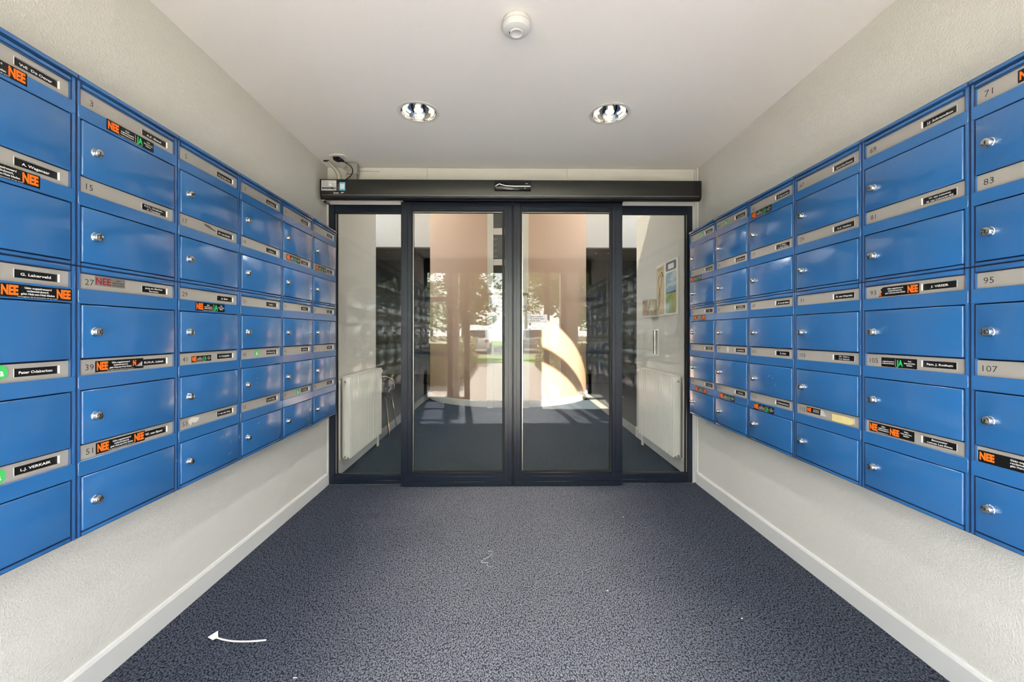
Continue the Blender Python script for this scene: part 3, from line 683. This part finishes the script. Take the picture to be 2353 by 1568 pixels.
ST = {1: ('nee_nee', .076, .253, 1.8055), 13: ('nee_nee', .107, .284, 1.551), 25: ('nee_nee', .191, .368, 1.258), 37: ('green', .179, .217, 1.0525), 49: ('green', .172, .212, .796),
 3: ('nee_ja', .0915, .2695, 1.803), 27: ('silver', .0615, .1645, 1.3105), 39: ('torn39', .0625, .236, 1.0475), 51: ('nee_nee', .0645, .2415, .7965),
 29: ('nee_ja', .092, .27, 1.259), 41: ('nee_ja', .08, .194, 1.0455), 43: ('green', .126, .162, 1.05), 57: ('green', .172, .208, .795), 21: ('nee_ja', .057, .222, 1.589), 23: ('nee_ja', .0525, .215, 1.588),
 61: ('green', .172, .206, 1.846), 63: ('green', .112, .150, 1.845), 65: ('nee_ja', .035, .213, 1.803), 73: ('nee_ja', .022, .194, 1.546), 85: ('nee_nee', .076, .253, 1.261),
 99: ('oval', .132, .168, 1.049), 109: ('nee_nee', .097, .272, .749), 111: ('nee_ja', .0685, .2425, .752), 113: ('nee_ja', .057, .233, .749), 115: ('torn115', .0745, .165, .8),
 93: ('torn93', .068, .223, 1.3015), 105: ('ja', .08, .215, 1.0445), 117: ('nee2', .027, .206, .796), 71: ('nee', .1145, .2915, 1.845), 119: ('nee', .0175, .1945, .791)}
DESC = {'nee_nee': 'orange NEE sticker', 'nee_ja': 'NEE/JA sticker', 'green': 'round green sticker', 'silver': 'silver NEE sticker', 'torn39': 'torn NEE sticker',
 'torn93': 'ragged NEE sticker', 'torn115': 'yellow tape', 'ja': 'black JA sticker', 'nee2': 'double NEE sticker', 'nee': 'orange NEE sticker', 'oval': 'white round sticker'}
ROWS = ('top row', 'second row', 'third row', 'fourth row', 'bottom row')
def mailbox(side, c, r, num=None, label=None, group=None):
    if side == 'L': loc, rz = (-1.238, .870+UW*c, 0), PI/2
    else: loc, rz = (1.391, 3.171-UW*c, 0), -PI/2
    t = thing('mailbox', label, 'mailbox', loc, rz, group)
    d = unit_meshes(r)
    link('housing', d['housing'], t); link('flap', d['flap'], t)
    pl = link('name_strip', d['plate'], t); dr = link('door', d['door'], t)
    link('lock', LOCK, dr, (.0545, -.0025, (DT[r]+DB[r])/2-.001))
    if num is None: return t
    zc = (PT[r]+PB[r])/2
    s = str(num); cx = {1: .051, 2: .0445, 3: .0475}[len(s)]
    MB().text(s, .0185, cx, zc-.0005, .0054, 'ink', -.008, sx=1.15).build('number', pl, smooth=False, fix=False)
    if num in N:
        lz = zc-.0005; x0, x1 = .2305, .3405
        nl = MB().box(x0+.0008, x1-.0006, .0100, .0110, lz-.0106, lz+.0106, 'black_label').build('name_label', t, smooth=False)
        m = MB(); L = N[num]
        if len(L) == 1: m.text(L[0], .0070, (x0+x1)/2, lz, .0096, 'white_ink', .022, w=min(.082, .0062*len(L[0])), align='c')
        else:
            for i, b in enumerate(L): m.text(b, .0056, (x0+x1)/2, lz+.0048-.0096*i, .0096, 'white_ink', .02, w=min(.084, .0050*len(b)))
        m.build('lettering', nl, smooth=False, fix=False)
    if num in ST:
        k, a, b, z_ = ST[num]
        y = .0058 if PB[r]+.008 < z_ < PT[r]+.001 else -.0017
        sticker(k, a, b, z_, y, t)
    if num == 115:
        MB().prism([(.2275, .779), (.315, .7785), (.335, .784), (.339, .800), (.325, .806), (.31, .809), (.2275, .808)], 'y', .0042, .0058, 'tape').build('tape', t, smooth=False)
    if num == 53:
        MB().prism([(.062, .80), (.075, .782), (.085, .795), (.10, .788), (.118, .795), (.125, .808), (.10, .811), (.085, .816), (.07, .812)], 'y', .0054, .0058, 'residue').build('glue_residue', t, smooth=False)
    if num in (43, 45, 55, 57, 53, 101):
        rs = random.Random(num); mm = MB()
        for k in range(3):
            x, zz = rs.uniform(.12, .32), rs.uniform(DB[r]+.03, DT[r]-.03); a = rs.uniform(.2, 1.2); L_ = rs.uniform(.01, .03)
            mm.add([(x, -.0028, zz), (x+L_*math.cos(a), -.0028, zz+L_*math.sin(a)), (x+L_*math.cos(a)*.5+.0006, -.0028, zz+L_*math.sin(a)*.5-.0008)], [(0, 1, 2)], 'white_plastic')
        mm.build('scratches', dr, smooth=False, fix=False)['kind'] = 'stuff'
    if num == 17:
        MB().prism([(.150, 1.606), (.158, 1.598), (.19, 1.592), (.225, 1.588), (.223, 1.591), (.20, 1.597), (.185, 1.604)], 'y', .0054, .0058, 'dirt').build('scuff', t, smooth=False)
    return t
for c in range(6):
    for r in range(5):
        for side, base in (('L', 1), ('R', 61)):
            num = base+2*c+12*r
            cc = ('first', 'second', 'third', 'fourth', 'fifth', 'sixth')[5-c if side == 'L' else c]
            lab = 'blue mailbox %d, %s wall, %s, %s column from doors' % (num, 'left' if side == 'L' else 'right', ROWS[r], cc)
            if num in (53, 17) or num in ST: lab += ', '+{53: 'glue residue', 17: 'dark scuff'}.get(num, DESC.get(ST.get(num, ('',))[0], ''))
            mailbox(side, c, r, num, lab, 'blue mailboxes on the wall of odd numbers to 59' if side == 'L' else 'blue mailboxes on the wall of numbers 61 to 119')
for c in range(4):
    for r in range(5):
        for side, cc in (('L', -1-c), ('R', 6+c)):
            mailbox(side, cc, r, None, 'blue mailbox of the rear columns seen only mirrored in the door glass', 'rear mailboxes mirrored in the glass')

# ---------------------------------------------------------------- lobby things behind the glass
def radiator(name, sgn, xw, label):
    """panel radiator on a lobby wing wall; sgn = direction away from the wall"""
    t = thing('radiator', label, 'radiator', (xw, 0, 0))
    y0, y1, z0, z1 = 3.50, 4.39, .125, .790; xf = .088*sgn; E = 'white_enamel'
    n = 28; m = MB(); pts = []
    w = (y1-y0)/n
    for i in range(n):
        a = y0+i*w
        pts += [(xf, a), (xf, a+w*.55), (xf-.014*sgn, a+w*.66), (xf-.014*sgn, a+w*.89)]
    pts += [(xf, y1), (xf-.012*sgn, y1), (xf-.012*sgn, y0)]
    m.prism(pts, 'z', z0, z1, E); m.build('front_panel', t, smooth=False)
    MB().box(.022*sgn, .034*sgn, y0, y1, z0, z1, E).build('back_panel', t, bevel=.002)
    MB().box(.020*sgn, .090*sgn, y0+.002, y1-.002, z1, z1+.006, E).build('top_grille', t, bevel=.002)
    for y in (y0-.004, y1): MB().box(.036*sgn, .078*sgn, y, y+.004, z0+.01, z1, E).build('side_cover', t, bevel=.001)
    for z in (z1-.035, z0+.02):
        MB().tube([(.055*sgn, y0-.003, z), (.055*sgn, y0-.028, z)], .016, E, 14).tube([(.055*sgn, y0-.027, z), (.055*sgn, y0-.034, z)], .009, 'chrome_soft', 12).build('end_plug', t)
    MB().tube([(.055*sgn, y1+.003, z1-.035), (.055*sgn, y1+.03, z1-.035)], .012, E, 12).tube([(.055*sgn, y1+.03, z1-.035), (.055*sgn, y1+.09, z1-.035)], .022, E, 16).build('thermostat_valve', t)
    for dy in (-.035, -.008): MB().tube([(.055*sgn, y1+dy, z0+.01), (.055*sgn, y1+dy, .001)], .0085, E, 10).build('pipe', t)
    MB().tube([(.016*sgn, y0-.045, .13), (.016*sgn, y0-.045, z1-.02)], .006, E, 8).build('rear_pipe', t)
radiator('radiator', 1, XL, 'white ribbed panel radiator on the bare wall behind the glass')
radiator('radiator', -1, XR, 'white ribbed panel radiator under the painted poster behind the glass')

ps = thing('poster', 'tall white poster board with a meadow painting and beige side strip', 'poster', (XR, 0, 0))
# local frame: u runs towards the camera along the wall (from y 4.093 down to 3.586)
def PW(u, z_, x): return (x, 4.093-u, z_)
def ppoly(m, pts, x, mm, x2=None): 
    m.add([PW(u, zz, x) for u, zz in pts], [tuple(range(len(pts)))[::-1]], mm)
MB().box(-.010, -.001, 3.586, 4.093, 1.311, 1.799, 'paper_white').build('board', ps, bevel=.004)
m = MB(); X = -.0104
ppoly(m, [(.0, 1.325), (.20, 1.325), (.20, 1.785), (.0, 1.765)], X, 'beige_print')
for a in range(4): ppoly(m, [(.035+.035*a, 1.735), (.055+.035*a, 1.735), (.055+.035*a, 1.765), (.035+.035*a, 1.765)], X-.0003, 'path_print')
m.build('side_strip', ps, smooth=False, fix=False)
def ptube(pts, r, mm): return MB().tube([PW(u, zz, -.0112) for u, zz in pts], r, mm, 5)
o = ptube([(.02, 1.36), (.06, 1.42), (.10, 1.50), (.08, 1.56), (.05, 1.62), (.06, 1.68), (.10, 1.70), (.14, 1.66), (.13, 1.60), (.09, 1.55), (.06, 1.49), (.09, 1.43), (.05, 1.37)], .0018, 'bark').build('vine_drawing', ps)
ptube([(.13, 1.72), (.16, 1.70), (.17, 1.67)], .005, 'bark').build('vine_drawing', ps)
m = MB(); c8 = lambda a, b, z0, z1, k: [(a+k, z0), (b-k, z0), (b, z0+k), (b, z1-k), (b-k, z1), (a+k, z1), (a, z1-k), (a, z0+k)]
ppoly(m, c8(.235, .47, 1.705, 1.785, .012), X, 'slate_print'); ppoly(m, c8(.29, .42, 1.720, 1.765, .008), X-.0004, 'paper_white')
m.build('title_badge', ps, smooth=False, fix=False)
m = MB()
ppoly(m, c8(.235, .47, 1.328, 1.69, .02), X, 'sky_print')
ppoly(m, [(.32, 1.62), (.40, 1.60), (.47, 1.64), (.47, 1.68), (.40, 1.69), (.36, 1.66)], X-.0003, 'cloud_print')
ppoly(m, [(.235, 1.55), (.33, 1.57), (.40, 1.56), (.47, 1.575), (.47, 1.60), (.36, 1.60), (.27, 1.59)], X-.0003, 'cloud_print')
ppoly(m, [(.235, 1.347), (.255, 1.328), (.45, 1.328), (.47, 1.348), (.47, 1.51), (.235, 1.50)], X-.0004, 'field_print')
ppoly(m, [(.24, 1.42), (.30, 1.43), (.37, 1.475), (.40, 1.50), (.28, 1.485), (.236, 1.46)], X-.0007, 'green_print')
ppoly(m, [(.236, 1.345), (.256, 1.329), (.31, 1.329), (.335, 1.38), (.37, 1.44), (.30, 1.41), (.238, 1.40)], X-.0007, 'water_print')
ppoly(m, [(.36, 1.329), (.43, 1.329), (.41, 1.42), (.415, 1.49), (.408, 1.49), (.39, 1.42)], X-.0007, 'path_print')
ppoly(m, [(.236, 1.50), (.26, 1.512), (.27, 1.54), (.275, 1.515), (.35, 1.518), (.42, 1.52), (.45, 1.532), (.455, 1.512), (.47, 1.512), (.47, 1.505)], X-.0007, 'town_print')
m.build('meadow_picture', ps, smooth=False, fix=False)
for u0, z0 in ((.235, 1.328), (.235, 1.705)):
    pass

sb = thing('steel_box', 'small brushed steel box on the wall beside the poster', 'wall box', (XR, 0, 0))
MB().box(-.088, -.001, 4.10, 4.27, 1.318, 1.478, 'chrome_soft').build('case', sb, bevel=.004)
MB().lathe([(.006, -.088), (.006, -.091), (0, -.0915)], 'black_plastic', 12, 'x', (0, 4.235, 1.455)).build('keyhole', sb)
MB().box(-.09, -.0, 4.097, 4.273, 1.310, 1.3185, 'white_enamel').build('base_flange', sb, bevel=.001)
wb = thing('wall_bar', 'slim vertical chrome bar light on the wall below the poster', 'wall light', (XR, 0, 0))
MB().box(-.012, 0, 4.05, 4.115, .935, 1.19, 'white_enamel').build('back_plate', wb, bevel=.002)
MB().tube([(-.03, 4.083, .95), (-.03, 4.083, 1.175)], .017, 'chrome_soft', 16).build('bar', wb)
for z in (.943, 1.176): MB().box(-.046, 0, 4.062, 4.104, z, z+.008, 'white_enamel').build('end_cap', wb, bevel=.001)

# chrome chair half hidden by the wing wall
ch = thing('chrome_chair', 'tubular chrome chair with a dark seat behind the radiator', 'chair', (-1.50, 4.93, 0), .1)
H = .22
for s, yy in ((1, -.20), (1, .22), (-1, -.20), (-1, .22)):
    MB().tube([(s*(H+.0), yy*1.25, .006), (s*(H-.05), yy*.9, .40), (s*(H-.09), yy*.6, .455), (s*.05, yy*.5, .462)], .010, 'chrome', 8).build('leg', ch)
MB().box(-.2, .2, -.2, .2, .465, .495, 'dark_seat').build('seat', ch, bevel=.012, seg=2)
MB().tube([(.17, .19, .45), (.20, .22, .50), (.19, .24, .58), (.10, .25, .62), (-.10, .25, .62), (-.19, .24, .58), (-.20, .22, .50), (-.17, .19, .45)], .010, 'chrome', 8).build('back_frame', ch)
MB().box(-.16, .16, .240, .256, .50, .60, 'dark_seat').build('backrest', ch, bevel=.01, seg=2)
MB().tube([(.17, -.18, .45), (.215, -.10, .52), (.215, .10, .52), (.18, .2, .47)], .008, 'chrome', 8).build('armrest', ch)

# ---------------------------------------------------------------- litter on the carpet
lt = MB().tube(bez((-1.078, 1.617, .006), (-1.03, 1.598, .004), (-.97, 1.592, .003), (-.886, 1.604, .004)), .0028, 'paper_white', 6)
lt.add([(-1.115, 1.622, .004), (-1.085, 1.606, .004), (-1.070, 1.614, .008), (-1.088, 1.640, .016)], [(0, 1, 2, 3)], 'paper_white')
tag(lt.build('cable_tie', fix=False), 'white plastic strip with a flared end lying on the carpet', 'litter')
tag(MB().tube(bez((-.080, 2.240, .003), (-.045, 2.27, .003), (-.050, 2.20, .003), (-.10, 2.165, .003), 8)+bez((-.102, 2.16, .003), (-.125, 2.13, .003), (-.10, 2.125, .003), (-.078, 2.135, .003), 8)+bez((-.08, 2.12, .003), (-.09, 2.09, .003), (-.07, 2.11, .003), (-.06, 2.09, .003), 6), .0009, 'paper_white', 5).build('thread'), 'curled white thread on the middle of the carpet', 'litter')
for (x, y, a, b), lab in zip(((.748, 2.654, .006, .004), (.463, 1.894, .010, .003), (.959, 1.703, .006, .0045), (-.694, 1.429, .014, .002)),
        ('tiny white crumb on the carpet nearest the glass doors', 'tiny white paper shred on the carpet in front of the right leaf', 'tiny white crumb on the dark carpet edge below the mailboxes', 'short white sliver on the carpet nearest the camera')):
    tag(MB().box(x-a/2, x+a/2, y-b/2, y+b/2, .001, .004, 'paper_white').build('paper_scrap', bevel=.0006), lab, 'litter')
# seam where two carpet widths meet
cs_ = MB()
for i in range(120):
    y = .9+i*.0195; cs_.box(.077+random.uniform(-.002, .002), .0805+random.uniform(-.002, .002), y, y+.012, -.001, .0022, 'carpet')
o = cs_.build('carpet_seam', bpy.data.objects['floor'], smooth=False); o['kind'] = 'stuff'

TREES = []
# ---------------------------------------------------------------- street side, behind the camera, seen mirrored in the glass
YE = -.80
fr = MB(); A = 'anthracite'
def ebox(a, b, z0, z1): fr.box(a, b, YE-.03, YE+.03, z0, z1, A)
for a, b in ((XL, -1.29), (-.94, -.855), (-.66, -.57), (.69, .78), (.97, 1.06), (1.44, XR)): ebox(a, b, 0, 2.17)
ebox(XL, XR, 2.17, 2.41); ebox(-1.29, -.94, 1.68, 1.76); ebox(-1.29, -.94, .76, .84); ebox(1.06, 1.44, 1.68, 1.76); ebox(1.06, 1.44, .76, .84)
for a, b in ((-1.29, -.94), (-.855, -.66), (.78, .97), (1.06, 1.44)): ebox(a, b, 0, .07)
ex = struct(fr.build('window_3', smooth=False))
for a, b, z0, z1 in ((-1.29, -.94, .07, .76), (-1.29, -.94, .84, 1.68), (-1.29, -.94, 1.76, 2.17), (-.855, -.66, .07, 2.17), (-.57, .69, .01, 2.17), (.78, .97, .07, 2.17), (1.06, 1.44, .07, .76), (1.06, 1.44, .84, 1.68), (1.06, 1.44, 1.76, 2.17)):
    MB().box(a, b, YE-.004, YE+.004, z0, z1, 'glass_edge').build('pane', ex, smooth=False)
struct(MB().box(XL-.6, XR+.6, -1.30, -.87, 2.48, 2.62, 'concrete').build('roof_canopy', smooth=False))
struct(MB().box(-8, XL-.13, -.86, -.6, 0, 5.6, 'facade_brick').box(XR+.13, 8, -.86, -.6, 0, 5.6, 'facade_brick').build('wall_street', smooth=False))
struct(MB().box(-25, 25, -10, -.86, -.12, -.02, 'paving').build('pavement', smooth=False))
struct(MB().box(-40, 40, -17, -10, -.14, -.05, 'lawn').box(-40, 40, -60, -34, -.14, -.05, 'lawn').build('lawn', smooth=False))
struct(MB().box(-40, 40, -34, -17, -.16, -.08, 'asphalt').build('road', smooth=False))
for tx, ty in ((-18.5, -46), (13, -46), (23, -47)):
    TREES.append((tx, ty))
for x, lab in ((-1.36, 'square grey pier outside, standing by the odd-number mailboxes'), (1.52, 'square grey pier outside, standing by mailboxes above 61')):
    tag(MB().box(x-.0+(.30 if x < 0 else -.45), x+(.52 if x < 0 else -.12), -1.75, -1.55, -.02, 2.48, 'concrete').build('pier', bevel=.01), lab, 'pier')
def leaves(name, vol, n, size, mm, parent=None):
    m = MB()
    for i in range(n):
        p = vol(); a = random.uniform(0, PI*2); b = random.uniform(-1, 1); s = size*random.uniform(.6, 1.3)
        u = Vector((math.cos(a), math.sin(a), b*.6)).normalized(); v = u.cross(Vector((random.uniform(-1, 1), random.uniform(-1, 1), 1))).normalized()
        m.add([Vector(p)-u*s, Vector(p)-v*s*.5, Vector(p)+u*s, Vector(p)+v*s*.5], [(0, 1, 2, 3)], mm)
    return m.build(name, parent, smooth=False, fix=False)
for x0, x1, y0, y1, h, lab in ((-2.6, -.95, -9, -3.0, 1.0, 'clipped brown-green hedge along the paved path, mirrored in the left leaf'), (1.15, 2.8, -9, -3.0, 1.0, 'clipped brown-green hedge along the paved path, mirrored in the right leaf')):
    t = thing('hedge', lab, 'hedge', group='hedges beside the path')
    MB().box(x0+.08, x1-.08, y0+.08, y1-.08, -.05, h-.08, 'leaf_hedge').build('core', t, smooth=False)
    def vol():
        k = random.random()
        x, y, z_ = random.uniform(x0, x1), random.uniform(y0, y1), random.uniform(0, h)
        if k < .35: z_ = h
        elif k < .8: x = x1 if x0 < 0 else x0
        else: y = y1
        return (x+random.uniform(-.04, .04), y+random.uniform(-.04, .04), z_+random.uniform(-.05, .05))
    o = leaves('foliage', vol, 3500, .035, 'leaf_hedge', t); o['kind'] = 'stuff'
def tree(x, y, h, r, label, n=5200):
    t = thing('tree', label, 'tree', (x, y, -.05), group='trees across the street')
    MB().tube([(0, 0, 0), (.05, 0, h*.25), (0, .05, h*.5), (.05, 0, h*.75)], .16, 'bark', 10).build('trunk', t)
    blobs = [(random.gauss(0, r*.45), random.gauss(0, r*.45), h*.60+random.uniform(-.30, .34)*h, r*random.uniform(.38, .62)) for _ in range(20)]
    def vol():
        b = random.choice(blobs); d = Vector((random.gauss(0, 1), random.gauss(0, 1), random.gauss(0, 1))).normalized()*b[3]*random.uniform(.75, 1.05)
        return (b[0]+d.x, b[1]+d.y, b[2]+d.z*.85)
    o = leaves('crown', vol, n, .16, 'leaf_tree', t); o['kind'] = 'stuff'
tree(-2.0, -15, 6.0, 1.7, 'leafy tree mirrored behind the left sliding leaf, standing on the grass')
tree(3.1, -13.4, 6.0, 1.7, 'leafy tree mirrored in the right sliding leaf, standing on the grass')
tree(-7.5, -20, 7.5, 2.8, 'broad leafy tree farther along the grass, mirrored near the dark mailboxes')
tree(9.5, -20, 7.0, 2.4, 'broad leafy tree farther along the grass, mirrored at the right stile')
tree(2.3, -38, 9.5, 3.0, 'far leafy tree across the road, mirrored at the meeting stiles')
tree(-8, -41, 9, 3.0, 'far leafy tree across the road behind the parked white car')
for k_, (tx, ty) in enumerate(TREES): tree(tx, ty, 10, 3.0, 'far leafy tree in the row beyond the road, %s' % ('on the white car side', 'on the grey-blue car side', 'outermost on the grey-blue side')[k_])
def car(x, y, body, label):
    t = thing('car', label, 'car', (x, y, -.08), PI, group='cars parked across the path')
    pr = [(-2.0, .30), (-2.05, .55), (-1.95, .85), (-1.75, .95), (-1.35, 1.45), (-.9, 1.52), (.3, 1.50), (1.0, 1.0), (1.8, .88), (2.05, .7), (2.05, .3)]
    m = MB(); n = len(pr); vs = []
    for s, k in ((-.86, 0), (-.86, 1), (.86, 1), (.86, 0)): pass
    def ring_(xx, ins): return [(xx*(1-ins*max(0, (z_-.9))/.6), yy, z_) for yy, z_ in pr]
    vs = ring_(-.86, .22)+ring_(.86, .22)
    m.add(vs, [(i, (i+1) % n, (i+1) % n+n, i+n) for i in range(n)]+[tuple(range(n))[::-1], tuple(range(n, 2*n))], body)
    m.build('body', t, bevel=.03, seg=2)
    MB().add([(-.62, -1.78, .98), (.62, -1.78, .98), (.55, -1.42, 1.4), (-.55, -1.42, 1.4)], [(0, 1, 2, 3)], 'car_glass').build('rear_window', t, fix=False)
    for s in (-1, 1):
        MB().add([(s*.865, -1.35, .98), (s*.865, .8, .98), (s*.70, .25, 1.44), (s*.70, -1.2, 1.44)], [(0, 1, 2, 3)], 'car_glass').build('side_window', t, fix=False)
        MB().box(s*.60, s*.80, -2.07, -1.9, .68, .86, 'tail_red').build('tail_light', t, bevel=.01)
        for yy in (-1.3, 1.25): MB().lathe([(.0, s*.70), (.32, s*.70), (.32, s*.88), (.2, s*.9), (0, s*.9)], 'rubber', 20, 'x', (0, yy, .32)).build('wheel', t)
car(-1.7, -21, 'car_white', 'white car parked across the path, mirrored in the left sliding leaf')
car(2.0, -22, 'car_blue', 'grey-blue car parked across the path, mirrored in the right sliding leaf')
